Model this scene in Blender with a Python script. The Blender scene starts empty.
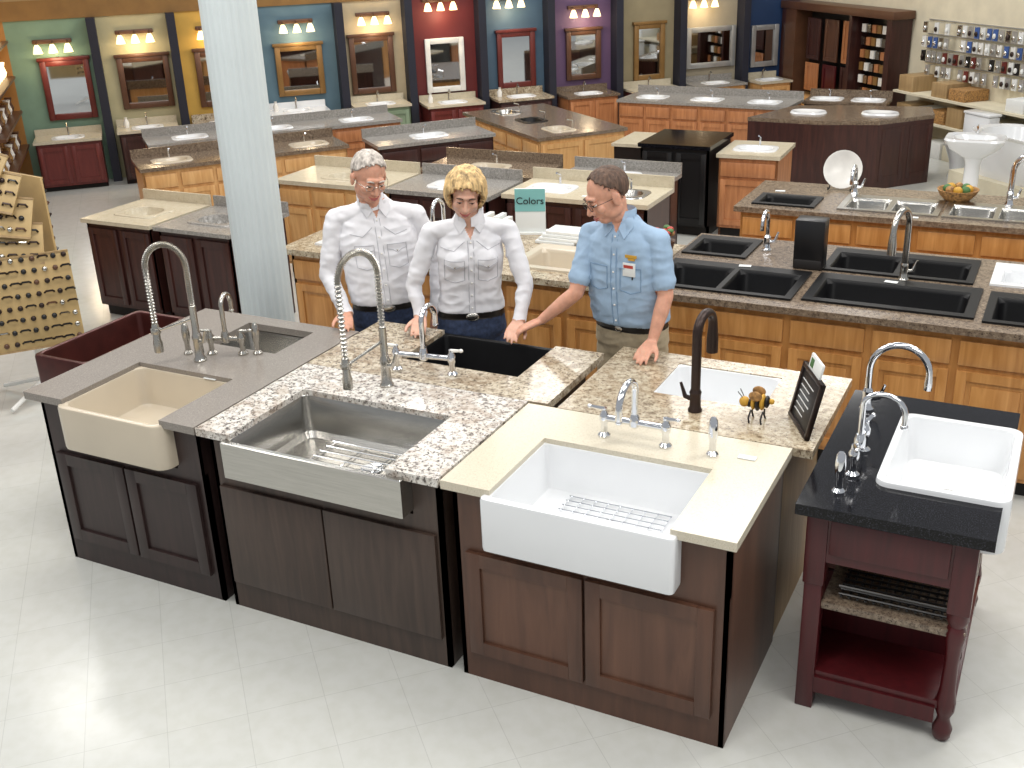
import bpy, bmesh, math, random
from mathutils import Vector, Matrix, noise
from mathutils.bvhtree import BVHTree
random.seed(7)
sc=bpy.context.scene
sc.view_settings.view_transform='Standard'
sc.view_settings.look='None'
# ------------------------------------------------------------------ materials
def newmat(name):
    m=bpy.data.materials.new(name); m.use_nodes=True
    nt=m.node_tree; b=nt.nodes['Principled BSDF']; return m,nt,b
def srgb(c):
    return tuple(((v/255)/12.92 if v/255<=.04045 else ((v/255+.055)/1.055)**2.4) for v in c)+(1,)
def noisecoord(nt,scale=(1,1,1),rot=(0,0,0)):
    tc=nt.nodes.new('ShaderNodeTexCoord'); mp=nt.nodes.new('ShaderNodeMapping')
    mp.inputs['Scale'].default_value=scale; mp.inputs['Rotation'].default_value=rot
    nt.links.new(tc.outputs['Object'],mp.inputs[0]); return mp
def ramp(nt,fac,stops,interp='LINEAR'):
    r=nt.nodes.new('ShaderNodeValToRGB'); r.color_ramp.interpolation=interp
    e=r.color_ramp.elements
    while len(e)<len(stops): e.new(.5)
    for i,(p,c) in enumerate(stops): e[i].position=p; e[i].color=srgb(c)
    nt.links.new(fac,r.inputs[0]); return r
def plain(name,c,rough=.5,metal=0,var=.06,scale=6,coat=0,bump=0,stretch=(1,1,1),spec=.5,sss=0):
    m,nt,b=newmat(name)
    mp=noisecoord(nt,stretch); n=nt.nodes.new('ShaderNodeTexNoise'); n.inputs['Scale'].default_value=scale; n.inputs['Detail'].default_value=3
    nt.links.new(mp.outputs[0],n.inputs['Vector'])
    lo=tuple(max(0,v*(1-var)) for v in c); hi=tuple(min(255,v*(1+var)) for v in c)
    r=ramp(nt,n.outputs['Fac'],[(.3,lo),(.7,hi)])
    nt.links.new(r.outputs[0],b.inputs['Base Color'])
    b.inputs['Roughness'].default_value=rough; b.inputs['Metallic'].default_value=metal
    b.inputs['Coat Weight'].default_value=coat; b.inputs['Specular IOR Level'].default_value=spec
    if sss:
        b.inputs['Subsurface Weight'].default_value=sss; b.inputs['Subsurface Radius'].default_value=(1,.35,.2); b.inputs['Subsurface Scale'].default_value=.008
    if bump:
        bp=nt.nodes.new('ShaderNodeBump'); bp.inputs['Strength'].default_value=bump; bp.inputs['Distance'].default_value=.01
        nt.links.new(n.outputs['Fac'],bp.inputs['Height']); nt.links.new(bp.outputs[0],b.inputs['Normal'])
    return m
def wood(name,c1,c2,rough=.38,scale=(14,14,1.3)):
    m,nt,b=newmat(name); mp=noisecoord(nt,scale)
    n=nt.nodes.new('ShaderNodeTexNoise'); n.inputs['Scale'].default_value=2.2; n.inputs['Detail'].default_value=6; n.inputs['Distortion'].default_value=.6
    nt.links.new(mp.outputs[0],n.inputs['Vector'])
    r=ramp(nt,n.outputs['Fac'],[(.3,c1),(.5,tuple((a+b_)/2 for a,b_ in zip(c1,c2))),(.72,c2)])
    nt.links.new(r.outputs[0],b.inputs['Base Color']); b.inputs['Roughness'].default_value=rough
    return m
def granite(name,stops,scale=28,speck=None,speckscale=120,rough=.18,big=None,spec=.5):
    m,nt,b=newmat(name); mp=noisecoord(nt)
    n=nt.nodes.new('ShaderNodeTexNoise'); n.inputs['Scale'].default_value=scale; n.inputs['Detail'].default_value=8; n.inputs['Roughness'].default_value=.75
    nt.links.new(mp.outputs[0],n.inputs['Vector'])
    r=ramp(nt,n.outputs['Fac'],stops); out=r.outputs[0]
    if big:
        n3=nt.nodes.new('ShaderNodeTexNoise'); n3.inputs['Scale'].default_value=big[0]; n3.inputs['Detail'].default_value=6; n3.inputs['Distortion'].default_value=1.2
        nt.links.new(mp.outputs[0],n3.inputs['Vector'])
        rr=ramp(nt,n3.outputs['Fac'],[(.48,(0,0,0)),(.60,(255,255,255))])
        mx=nt.nodes.new('ShaderNodeMixRGB'); mx.blend_type='MIX'; mx.inputs[2].default_value=srgb(big[1])
        mu=nt.nodes.new('ShaderNodeMath'); mu.operation='MULTIPLY'; mu.inputs[1].default_value=big[2]
        nt.links.new(rr.outputs[0],mu.inputs[0]); nt.links.new(mu.outputs[0],mx.inputs[0]); nt.links.new(out,mx.inputs[1]); out=mx.outputs[0]
    if speck:
        n2=nt.nodes.new('ShaderNodeTexNoise'); n2.inputs['Scale'].default_value=speckscale; n2.inputs['Detail'].default_value=2
        nt.links.new(mp.outputs[0],n2.inputs['Vector'])
        r2=ramp(nt,n2.outputs['Fac'],[(.60,(0,0,0)),(.66,(255,255,255))])
        mx=nt.nodes.new('ShaderNodeMixRGB'); mx.inputs[2].default_value=srgb(speck)
        nt.links.new(r2.outputs[0],mx.inputs[0]); nt.links.new(out,mx.inputs[1]); out=mx.outputs[0]
    nt.links.new(out,b.inputs['Base Color']); b.inputs['Roughness'].default_value=rough; b.inputs['Specular IOR Level'].default_value=spec
    return m
def emis(name,c,s):
    m,nt,b=newmat(name); b.inputs['Base Color'].default_value=srgb(c); b.inputs['Emission Color'].default_value=srgb(c); b.inputs['Emission Strength'].default_value=s
    return m
def brushed(name,c,rough=.3,scale=(2,60,60)):
    m,nt,b=newmat(name); mp=noisecoord(nt,scale)
    n=nt.nodes.new('ShaderNodeTexNoise'); n.inputs['Scale'].default_value=4
    nt.links.new(mp.outputs[0],n.inputs['Vector'])
    r=ramp(nt,n.outputs['Fac'],[(.3,tuple(v*.93 for v in c)),(.7,c)])
    nt.links.new(r.outputs[0],b.inputs['Base Color']); b.inputs['Metallic'].default_value=1; b.inputs['Roughness'].default_value=rough
    return m
MT={}
MT['esp']=wood('espresso_wood',(42,30,29),(58,42,40),.4)
MT['gry']=wood('greybrown_wood',(60,47,41),(78,62,53),.42)
MT['brn']=wood('brown_maple',(76,50,38),(98,66,50),.38,(7,7,1))
MT['brnp']=wood('brown_maple_panel',(84,56,43),(110,76,58),.38,(7,7,1))
MT['oak']=wood('honey_oak',(172,118,62),(204,150,90),.35)
MT['oakl']=wood('light_oak',(194,144,88),(218,174,118),.4)
MT['oakr']=wood('red_oak',(158,102,64),(190,130,86),.4)
MT['dkb']=wood('dark_cherry',(48,26,24),(70,39,34),.35)
MT['mar']=wood('maroon_paint_wood',(64,16,20),(80,22,26),.3)
MT['marv']=wood('maroon_vanity',(90,36,34),(112,48,44),.35)
MT['tanw']=wood('tan_panel',(150,122,84),(174,146,104),.5)
MT['grn']=plain('sage_green_paint',(124,142,116),.5)
MT['blk']=plain('black_paint',(22,21,22),.35)
MT['toe']=plain('toe_kick_black',(20,16,15),.7)
MT['q1']=granite('taupe_quartz',[(.3,(122,115,108)),(.7,(146,139,131))],120,(160,153,145),260,.2)
MT['g2']=granite('white_granite',[(.38,(80,74,72)),(.45,(164,156,148)),(.50,(210,205,197)),(.64,(230,227,220))],34,(60,54,52),95,.14,(7,(166,146,126),.45))
MT['g3']=granite('beige_granite',[(.37,(78,68,58)),(.44,(150,136,116)),(.51,(190,178,156)),(.68,(214,205,188))],34,(80,66,54),95,.15,(7,(138,116,90),.6))
MT['cult']=granite('cultured_marble_top',[(.3,(190,180,156)),(.7,(208,199,178))],20,(172,158,134),160,.2)
MT['crm']=granite('cream_quartz',[(.3,(200,191,170)),(.7,(212,204,185))],90,(184,172,150),240,.2)
MT['g4']=granite('tan_granite',[(.37,(112,96,78)),(.46,(164,148,124)),(.55,(190,178,154)),(.70,(208,199,180))],36,(90,72,56),100,.16,(7,(150,128,98),.4))
MT['gb']=granite('brown_granite',[(.36,(78,66,56)),(.5,(120,104,88)),(.65,(148,132,112))],50,(62,51,44),140,.2)
MT['gg']=granite('grey_granite',[(.34,(122,119,115)),(.5,(148,145,140)),(.65,(170,167,162))],60,(96,92,88),180,.2)
MT['bg']=granite('black_granite',[(.3,(9,9,11)),(.7,(14,14,17))],60,(60,60,70),300,.1,None,.25)
MT['por']=plain('white_porcelain',(228,230,232),.12,0,.01,2,.3)
MT['bis']=plain('biscuit_fireclay',(198,186,166),.2,0,.02,3,.3)
MT['blkc']=plain('black_composite',(13,13,15),.45,0,.1,40,0,0,(1,1,1),.3)
MT['brz']=plain('dark_bronze',(56,44,40),.35,.6)
MT['cop']=plain('copper_maroon',(78,38,34),.3,.55,.12,10)
MT['ss']=brushed('brushed_stainless',(188,186,181),.25)
MT['chr']=plain('chrome',(228,230,234),.08,1,.01)
MT['nik']=plain('brushed_nickel',(190,187,180),.22,1,.03)
MT['wcer']=plain('white_ceramic',(230,228,222),.2)
MT['mir']=plain('mirror_glass',(205,208,210),.03,1,.01)
MT['wht']=plain('white_paint',(226,226,222),.45,0,.02)
MT['colw']=plain('column_paint',(208,217,218),.5,0,.015,3)
MT['dk']=plain('divider_navy',(30,32,46),.6)
MT['gold']=plain('gilt_frame',(140,106,60),.4,.2)
MT['brown']=plain('brown_frame',(88,58,40),.4)
MT['silv']=plain('silver_frame',(180,180,178),.3,.5)
MT['redf']=plain('red_frame',(100,38,32),.4)
MT['paper']=plain('paper_white',(222,224,222),.6,0,.01)
MT['teal']=plain('sign_teal',(120,176,174),.5,0,.02)
MT['peg']=plain('pegboard_cream',(214,206,182),.6,0,.03)
MT['shade']=emis('lamp_shade_glow',(255,226,170),2.6)
MT['tanb']=plain('upper_wall_tan',(176,150,104),.5,0,.05)
MT['rackb']=plain('sample_board_tan',(188,160,110),.5,0,.05)
MT['skin']=plain('skin',(210,164,142),.5,0,.05,25,0,0,(1,1,1),.4,.15)
MT['skin2']=plain('skin_ruddy',(204,152,128),.5,0,.06,25,0,0,(1,1,1),.4,.15)
MT['lip']=plain('lips',(170,92,86),.45)
MT['shw']=plain('white_shirt_cloth',(224,224,228),.8,0,.015,20)
MT['shws']=plain('white_shirt_seam',(180,180,186),.8,0,.02,20)
MT['shb']=plain('blue_shirt_cloth',(152,177,202),.8,0,.03,20)
MT['shbs']=plain('blue_shirt_seam',(118,146,176),.8,0,.03,20)
MT['jean']=plain('denim',(48,60,86),.85,0,.15,60)
MT['khk']=plain('khaki',(170,156,130),.85,0,.05,40)
MT['belt']=plain('belt_leather',(28,24,22),.4)
MT['shoe']=plain('shoe_leather',(46,32,26),.5)
MT['hgw']=plain('hair_grey',(176,168,160),.75,0,.22,60,0,.7,(1,1,.25))
MT['hbl']=plain('hair_blonde',(192,162,114),.65,0,.32,55,0,.8,(1,1,.22))
MT['hbr']=plain('hair_brown',(84,64,52),.7,0,.28,60,0,.7,(1,1,.25))
MT['eyew']=plain('eye_white',(225,222,218),.2)
MT['iris']=plain('iris',(50,40,36),.2)
MT['yel']=plain('bee_yellow',(196,150,52),.5)
MT['blue']=plain('pack_blue',(60,90,150),.5)
MT['red']=plain('pack_red',(170,60,50),.5)
MT['green']=plain('leaf_green',(70,110,60),.6)
MT['wick']=plain('wicker',(150,112,66),.7,0,.3,60)
# ------------------------------------------------------------------ builder
class Bd:
    def __init__(s): s.v=[];s.f=[];s.m=[];s.mats=[];s.M=Matrix.Identity(4)
    def mi(s,k):
        if k not in s.mats: s.mats.append(k)
        return s.mats.index(k)
    def add(s,vs,fs,k):
        o=len(s.v); s.v+=[s.M@Vector(v) for v in vs]; i=s.mi(k)
        for f in fs: s.f.append([o+a for a in f]); s.m.append(i)
    def addbm(s,bm,k):
        bm.verts.index_update(); s.add([v.co.copy() for v in bm.verts],[[v.index for v in f.verts] for f in bm.faces],k); bm.free()
    def box(s,x0,y0,z0,x1,y1,z1,k,bev=0):
        bm=bmesh.new(); bmesh.ops.create_cube(bm,size=1)
        bmesh.ops.scale(bm,vec=(x1-x0,y1-y0,z1-z0),verts=bm.verts); bmesh.ops.translate(bm,vec=((x0+x1)/2,(y0+y1)/2,(z0+z1)/2),verts=bm.verts)
        if bev: bmesh.ops.bevel(bm,geom=bm.edges[:],offset=bev,segments=2,affect='EDGES',profile=.5)
        s.addbm(bm,k)
    def loft(s,loops,k,c0=True,c1=True):
        n=len(loops[0]); vs=[p for l in loops for p in l]; fs=[]
        for i in range(len(loops)-1):
            for j in range(n):
                a=i*n+j;b=i*n+(j+1)%n; fs.append([a,b,b+n,a+n])
        if c0: fs.append(list(range(n))[::-1])
        if c1: fs.append([(len(loops)-1)*n+j for j in range(n)])
        s.add(vs,fs,k)
    def prism(s,pts,z0,z1,k):
        s.loft([[(x,y,z0) for x,y in pts],[(x,y,z1) for x,y in pts]],k)
    def lathe(s,prof,cx,cy,k,n=20,c0=True,c1=True):
        s.loft([[(cx+r*math.cos(2*math.pi*j/n),cy+r*math.sin(2*math.pi*j/n),z) for j in range(n)] for r,z in prof],k,c0,c1)
    def ell(s,c,r,k,n=14,rot=None):
        bm=bmesh.new(); bmesh.ops.create_uvsphere(bm,u_segments=n+4,v_segments=n,radius=1)
        for v in bm.verts:
            p=Vector((v.co.x*r[0],v.co.y*r[1],v.co.z*r[2]))
            if rot: p=rot@p
            v.co=p+Vector(c)
        s.addbm(bm,k)
    def sweep(s,pts,rad,k,n=10):
        pts=[Vector(p) for p in pts]
        if not hasattr(rad,'__len__'): rad=[rad]*len(pts)
        T=[]
        for i in range(len(pts)):
            t=pts[min(i+1,len(pts)-1)]-pts[max(i-1,0)]; T.append(t.normalized())
        u=T[0].orthogonal().normalized(); loops=[]
        for i,p in enumerate(pts):
            if i: u=(u-T[i]*u.dot(T[i])); u=u.normalized() if u.length>1e-6 else T[i].orthogonal().normalized()
            w=T[i].cross(u)
            loops.append([p+(u*math.cos(2*math.pi*j/n)+w*math.sin(2*math.pi*j/n))*rad[i] for j in range(n)])
        s.loft(loops,k)
    def grid(s,xs,ys,holes,z0,z1,k):
        # rectilinear slab; an open cut-out starts exactly at the slab's edge
        xs=sorted(set(xs+[h[0] for h in holes]+[h[1] for h in holes])); ys=sorted(set(ys+[h[2] for h in holes]+[h[3] for h in holes]))
        def full(i,j):
            if i<0 or j<0 or i>=len(xs)-1 or j>=len(ys)-1: return False
            cx=(xs[i]+xs[i+1])/2;cy=(ys[j]+ys[j+1])/2
            return not any(h[0]<cx<h[1] and h[2]<cy<h[3] for h in holes)
        vs=[];fs=[]
        def q(a): o=len(vs); vs.extend(a); fs.append([o,o+1,o+2,o+3])
        for i in range(len(xs)-1):
            for j in range(len(ys)-1):
                if not full(i,j): continue
                a,b,c,d=xs[i],xs[i+1],ys[j],ys[j+1]
                q([(a,c,z1),(b,c,z1),(b,d,z1),(a,d,z1)]); q([(a,d,z0),(b,d,z0),(b,c,z0),(a,c,z0)])
                if not full(i-1,j): q([(a,d,z0),(a,c,z0),(a,c,z1),(a,d,z1)])
                if not full(i+1,j): q([(b,c,z0),(b,d,z0),(b,d,z1),(b,c,z1)])
                if not full(i,j-1): q([(a,c,z0),(b,c,z0),(b,c,z1),(a,c,z1)])
                if not full(i,j+1): q([(b,d,z0),(a,d,z0),(a,d,z1),(b,d,z1)])
        s.add(vs,fs,k)
    def finish(s,name,parent=None,sharp=32,recenter=True):
        me=bpy.data.meshes.new(name); 
        xs=[v.x for v in s.v];ys=[v.y for v in s.v];zs=[v.z for v in s.v]
        o=Vector(((min(xs)+max(xs))/2,(min(ys)+max(ys))/2,min(zs))) if recenter else Vector((0,0,0))
        me.from_pydata([v-o for v in s.v],[],s.f)
        for k in s.mats: me.materials.append(MT[k])
        me.polygons.foreach_set('material_index',s.m); me.polygons.foreach_set('use_smooth',[True]*len(me.polygons))
        me.update(); me.set_sharp_from_angle(angle=math.radians(sharp))
        ob=bpy.data.objects.new(name,me); ob.location=o; sc.collection.objects.link(ob)
        if parent: ob.parent=parent
        return ob
def TR(x,y,deg,z=0): return Matrix.Translation((x,y,z))@Matrix.Rotation(math.radians(deg),4,'Z')
def rr(x0,x1,y0,y1,r,z,n=5):
    o=[]
    r=min(r,(x1-x0)/2-.001,(y1-y0)/2-.001)
    for cx,cy,a in ((x1-r,y1-r,0),(x0+r,y1-r,90),(x0+r,y0+r,180),(x1-r,y0+r,270)):
        for i in range(n+1):
            t=math.radians(a+90*i/n); o.append((cx+r*math.cos(t),cy+r*math.sin(t),z))
    return o
def ins(R,d): return (R[0]+d,R[1]-d,R[2]+d,R[3]-d)
def sinkbox(b,R,zt,h,rim,depth,k,r=.04,taper=.015,drain='ss'):
    L=[]
    def lp(d,z,rad): L.append(rr(*ins(R,d),rad,z))
    lp(.012,zt-h,r);lp(.002,zt-h+.008,r);lp(0,zt-h+.02,r);lp(0,zt-.012,r);lp(.003,zt-.003,r);lp(.010,zt,r)
    lp(rim-.008,zt,r*.9);lp(rim-.001,zt-.004,r*.9);lp(rim+.002,zt-.015,r*.9);lp(rim+taper,zt-depth+.035,r*.9);lp(rim+taper+.01,zt-depth+.012,r*.8);lp(rim+taper+.035,zt-depth,r*.6)
    b.loft(L,k)
    cx=(R[0]+R[1])/2;cy=(R[2]+R[3])/2+.02
    b.lathe([(.045,zt-depth+.001),(.045,zt-depth+.004),(.03,zt-depth+.003),(.028,zt-depth+.0015)],cx,cy,drain)
def bowl(b,R,z,depth,k,r=.05):
    L=[rr(*ins(R,0),.003,z),rr(*ins(R,.004),r*.4,z-.008),rr(*ins(R,.008),r,z-.025),rr(*ins(R,.02),r,z-depth+.03),rr(*ins(R,.03),r*.9,z-depth+.01),rr(*ins(R,.055),r*.7,z-depth)]
    b.loft(L,k,False,True)
    cx=(R[0]+R[1])/2;cy=(R[2]+R[3])/2
    b.lathe([(.04,z-depth+.001),(.04,z-depth+.004),(.026,z-depth+.003)],cx,cy,'ss',14)
def basin(b,R,z,depth,k,r=.14):
    L=[rr(*ins(R,-.03),.08,z+.0005),rr(*ins(R,-.026),.08,z+.008),rr(*ins(R,-.012),.1,z+.011),rr(*ins(R,.012),r,z+.008),rr(*ins(R,.02),r,z-.01),rr(*ins(R,.04),r,z-depth*.6),rr(*ins(R,.09),r,z-depth)]
    b.loft(L,k,False,True); cx=(R[0]+R[1])/2;cy=(R[2]+R[3])/2
    b.lathe([(.02,z-depth+.001),(.02,z-depth+.003)],cx,cy,'chr',10)
def dropin(name,R,z,bowls,k,depth=.18,t=.012):
    b=Bd(); b.grid([R[0],R[1]],[R[2],R[3]],bowls,z,z+t,k)
    for h in bowls: bowl(b,h,z+t,depth,k)
    return b.finish(name)
def shaker(b,x0,x1,z0,z1,y,k,kp=None,fw=.055,t=.02,knob=None):
    kp=kp or k
    b.box(x0,y-t,z0,x0+fw,y,z1,k,.002); b.box(x1-fw,y-t,z0,x1,y,z1,k,.002)
    b.box(x0+fw,y-t,z0,x1-fw,y,z0+fw,k); b.box(x0+fw,y-t,z1-fw,x1-fw,y,z1,k)
    b.box(x0+fw,y-.008,z0+fw,x1-fw,y,z1-fw,kp)
def cabrun(b,x0,x1,y0,y1,zt,k,n,drawers=True,toe=.1,raised=False):
    t=.02
    b.box(x0,y0,toe,x1,y0+t,zt,k); b.box(x0,y1-t,0,x1,y1,zt,k); b.box(x0,y0,toe,x0+t,y1,zt,k); b.box(x1-t,y0,toe,x1,y1,zt,k)
    b.box(x0,y0+.06,0,x1,y0+.08,toe,'toe'); b.box(x0,y0+.06,0,x0+t,y1,toe,k); b.box(x1-t,y0+.06,0,x1,y1,toe,k)
    w=(x1-x0)/n; zd=zt-.04
    for i in range(n):
        a=x0+i*w+.02;c=x0+(i+1)*w-.02; zz=zd
        if drawers: b.box(a,y0-.02,zd-.13,c,y0,zd,k,.005); zz=zd-.16
        shaker(b,a,c,toe+.03,zz,y0,k,None,.05)
        if raised and c-a>.2: b.box(a+.075,y0-.014,toe+.105,c-.075,y0-.004,zz-.075,k,.006)
# ------------------------------------------------------------------ floor
def floormat():
    m,nt,b=newmat('vinyl_tile_floor'); mp=noisecoord(nt,(1,1,1),(0,0,math.radians(45)))
    br=nt.nodes.new('ShaderNodeTexBrick'); br.offset=0; br.squash=1
    br.inputs['Scale'].default_value=1; br.inputs['Brick Width'].default_value=.305; br.inputs['Row Height'].default_value=.305
    br.inputs['Mortar Size'].default_value=.0016; br.inputs['Mortar Smooth'].default_value=.3
    br.inputs['Color1'].default_value=srgb((206,207,202)); br.inputs['Color2'].default_value=srgb((203,204,199)); br.inputs['Mortar'].default_value=srgb((187,188,183))
    nt.links.new(mp.outputs[0],br.inputs['Vector'])
    n=nt.nodes.new('ShaderNodeTexNoise'); n.inputs['Scale'].default_value=14; n.inputs['Detail'].default_value=8
    nt.links.new(mp.outputs[0],n.inputs['Vector'])
    r=ramp(nt,n.outputs['Fac'],[(.35,(249,249,247)),(.6,(255,255,255))])
    mx=nt.nodes.new('ShaderNodeMixRGB'); mx.blend_type='MULTIPLY'; mx.inputs[0].default_value=1
    nt.links.new(br.outputs['Color'],mx.inputs[1]); nt.links.new(r.outputs[0],mx.inputs[2]); nt.links.new(mx.outputs[0],b.inputs['Base Color'])
    b.inputs['Roughness'].default_value=.18
    return m
MT['floor']=floormat()
b=Bd(); b.box(-17,-3,-.1,9,25,0,'floor'); b.finish('floor',recenter=False)
# ------------------------------------------------------------------ back wall with display bays
MW=TR(-9.57,11.14,45)
b=Bd(); b.M=MW
for i,(s0,s1,c) in enumerate([(-2.8,-2.58,(170,120,60)),(-2.58,-1.61,(118,146,126)),(-1.61,-.70,(180,172,136)),(-.70,.25,(200,160,74)),(.25,1.33,(92,120,134)),(1.33,2.22,(184,168,138)),(2.22,3.20,(104,36,36)),(3.20,4.16,(72,96,116)),(4.16,5.15,(100,76,108)),(5.15,6.11,(152,140,110)),(6.11,7.10,(160,150,130)),(7.10,8.08,(30,56,94))]):
    k='bay%d'%i; MT[k]=plain('bay_paint_%d'%i,c,.6,0,.03)
    b.box(s0,0,0,s1,.1,1.93,k)
b.box(-2.8,-.02,1.93,8.08,.1,2.15,'gold'); b.box(-2.8,0,2.15,8.08,.1,3.4,'tanb')
for s in (-1.61,-.70,.25,1.33,2.22,3.20,4.16,5.15,6.11,7.10):
    b.box(s-.05,-.22,0,s+.05,0,1.93,'dk')
b.finish('wall_back')
b=Bd(); b.M=TR(-11.55,9.16,-45)
MT['lw']=plain('left_wall_paint',(150,104,58),.6)
b.box(0,-.1,0,6,0,3.4,'lw'); b.finish('wall_left')
b=Bd(); b.M=TR(-11.55,9.16,-45)
for z in (.5,.9,1.3,1.7):
    b.box(.1,.003,z,2.2,.25,z+.03,'brown')
    for i in range(9):
        x=.2+i*.22; b.lathe([(.03,z+.032),(.05,z+.08),(.03,z+.15),(.045,z+.2)],x,.13,'shade' if z>1.2 else ('brown','wcer','gold')[i%3],10)
b.finish('lamp_shelf')
MRW=TR(-3.86,16.85,-45)
b=Bd(); b.M=MRW; b.box(0,0,0,9,.1,3.4,'peg'); b.finish('wall_right')
def mirror(s0,s1,z0,z1,k,fw=.07):
    b=Bd(); b.M=MW; y=-.05
    b.box(s0,y,z0,s0+fw,-.002,z1,k,.008); b.box(s1-fw,y,z0,s1,-.002,z1,k,.008); b.box(s0+fw,y,z0,s1-fw,-.002,z0+fw,k,.008); b.box(s0+fw,y,z1-fw,s1-fw,-.002,z1,k,.008)
    if k in('brown','redf','gold'): b.box(s0-.02,y-.015,z1-.01,s1+.02,-.002,z1+.03,k,.006)
    b.box(s0+fw,-.02,z0+fw,s1-fw,-.003,z1-fw,'mir'); b.finish('framed_wall_mirror')
for a in [(-2.27,-1.71,.77,1.47,'redf'),(-1.40,-.79,.83,1.45,'brown'),(-.48,-.1,.78,1.46,'brown'),(.50,1.10,.83,1.45,'gold'),(1.45,2.03,.78,1.50,'brown'),(2.45,2.98,.72,1.41,'wcer'),(3.44,3.98,.70,1.43,'redf'),(4.43,4.94,.73,1.39,'brown'),(5.44,5.91,.65,1.41,'gold'),(6.25,7.02,.75,1.31,'silv'),(7.28,7.72,.70,1.28,'silv')]: mirror(*a)
def vlight(s,z,n=3,k='brown'):
    b=Bd(); b.M=MW
    b.box(s-.22,-.05,z,s+.22,-.002,z+.05,k,.01)
    for i in range(n):
        x=s+(i-(n-1)/2)*.17
        b.sweep([(x,-.04,z+.02),(x,-.09,z+.03),(x,-.12,z)],.008,k,6)
        b.lathe([(.02,z),(.035,z-.03),(.055,z-.1)],x,-.12,'shade',12)
    ob=b.finish('vanity_light')
    l=bpy.data.lights.new('bulb','POINT'); l.energy=5; l.color=(1,.78,.5); l.shadow_soft_size=.08
    lo=bpy.data.objects.new('bulb',l); sc.collection.objects.link(lo); lo.parent=ob
    p=MW@Vector((s,-.2,z-.16)); lo.location=p-ob.location
for s,z in [(-2.08,1.66),(-1.14,1.71),(-.2,1.7),(.80,1.71),(1.79,1.74),(2.67,1.86),(3.6,1.84),(4.68,1.66),(6.46,1.68)]: vlight(s,z)
def vanity(s0,s1,zt,k,kt,d=.5):
    b=Bd(); b.M=MW
    cabrun(b,s0,s1,-d,-.06,zt-.03,k,2,False,.06)
    cx=(s0+s1)/2; w=min(.16,(s1-s0)/2-.06); hh=(cx-w,cx+w,-d+.08,-d+.3)
    b.grid([s0-.02,s1+.02],[-d-.03,-.05],[hh],zt-.03,zt,kt); b.box(s0-.02,-.06,zt,s1+.02,-.04,zt+.08,kt)
    basin(b,hh,zt,.1,'por',.11)
    b.sweep([(cx,-.12,zt),(cx,-.12,zt+.1),(cx,-.16,zt+.14),(cx,-.2,zt+.11)],.01,'nik',8)
    if int(s0*10)%2: b.lathe([(.03,zt),(.035,zt+.06),(.015,zt+.1),(.02,zt+.12)],s0+.1,-.2,'wcer',10)
    b.finish('bathroom_vanity')
for a in [(-2.45,-1.72,.60,'marv','cult'),(-1.50,-.82,.64,'dkb','cult'),(-.6,.12,.62,'oakl','g3'),(.32,1.05,.68,'dkb','por'),(1.40,2.09,.68,'grn','cult'),(2.34,3.08,.62,'marv','cult'),(3.30,4.04,.62,'dkb','g4'),(4.28,5.0,.58,'oakr','gb'),(5.27,5.98,.57,'marv','cult'),(6.2,6.95,.57,'oakl','gg'),(7.2,7.68,.55,'oakl','cult')]: vanity(*a)
b=Bd(); b.M=MRW; D=-.32
b.box(.05,D,0,2.6,-.02,.35,'oakl',.01); b.box(.05,D,.35,.15,-.02,1.5,'dkb'); b.box(2.5,D,.35,2.6,-.02,1.5,'dkb'); b.box(.02,D-.02,1.5,2.65,-.02,1.6,'brown',.01)
b.box(.15,-.06,.35,2.5,-.02,1.5,'blk'); b.box(.15,D,.35,.42,-.06,1.5,'brown'); b.box(1.7,D,.35,1.76,-.06,1.5,'dkb')
for i in range(6):
    shaker(b,.1+i*.41,.1+i*.41+.37,.05,.3,D,'oakl',None,.05)
for i in range(3):
    x=.6+i*.37
    shaker(b,x,x+.32,.85,1.4,-.22+.04*i,('dkb','brn','oakr')[i],None,.05); shaker(b,x,x+.32,.42,.8,-.22+.04*i,('oakr','mar','dkb')[i],None,.05)
for r in range(6):
    for c in range(6): b.box(1.82+c*.11,-.2,.5+r*.16,1.9+c*.11,-.16,.6+r*.16,('nik','oakr','gold','wcer')[(r*3+c)%4])
b.finish('cabinet_door_sample_hutch')
b=Bd(); b.M=MRW
for r in range(4):
    z=1.50-r*.165
    b.box(2.9,-.015,z+.012,6.5,-.002,z+.022,'silv')
    for c in range(36):
        if random.random()<.08: continue
        x=2.95+c*.1+random.uniform(-.008,.008); k=random.choice(['paper','paper','wht','silv','blue','nik'] if r<2 else ['blk','silv','paper','redf'])
        b.sweep([(x+.035,-.004,z),(x+.035,-.14,z)],.003,'silv',5); b.box(x,-.12,z-.125,x+.07,-.105,z,k)
        b.ell((x+.035,-.13,z-.075),(.024,.016,.03),random.choice(['chr','brz','nik','paper']),6)
b.finish('hanging_faucet_packages')
b=Bd(); b.M=MRW
for z in (.38,.68): b.box(2.85,-.4,z,6.4,-.003,z+.025,'peg')
for c in range(11):
    for z,kk in ((0,0),(.405,1),(.705,2)):
        if random.random()<.2: continue
        h=.12+.1*random.random(); b.box(2.9+c*.31,-.36,z,2.9+c*.31+.27,-.02,z+h,random.choice(['tanw','wht','peg','paper','wick']),.005)
b.finish('boxed_stock_shelves')
# ------------------------------------------------------------------ structural column
CX,CY,CR=-4.17,4.86,.152
b=Bd(); pr=[(.20,0),(.20,.12),(.18,.14),(.18,.18),(CR,.2)]; b.lathe(pr,CX,CY,'colw',40,True,False)
n=96; L=[]
for z in (.2,3.6):
    L.append([(CX+(CR-(.006 if j%4<1 else 0))*math.cos(2*math.pi*j/n),CY+(CR-(.006 if j%4<1 else 0))*math.sin(2*math.pi*j/n),z) for j in range(n)])
b.loft(L,'colw'); b.finish('fluted_column',sharp=60)
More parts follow.
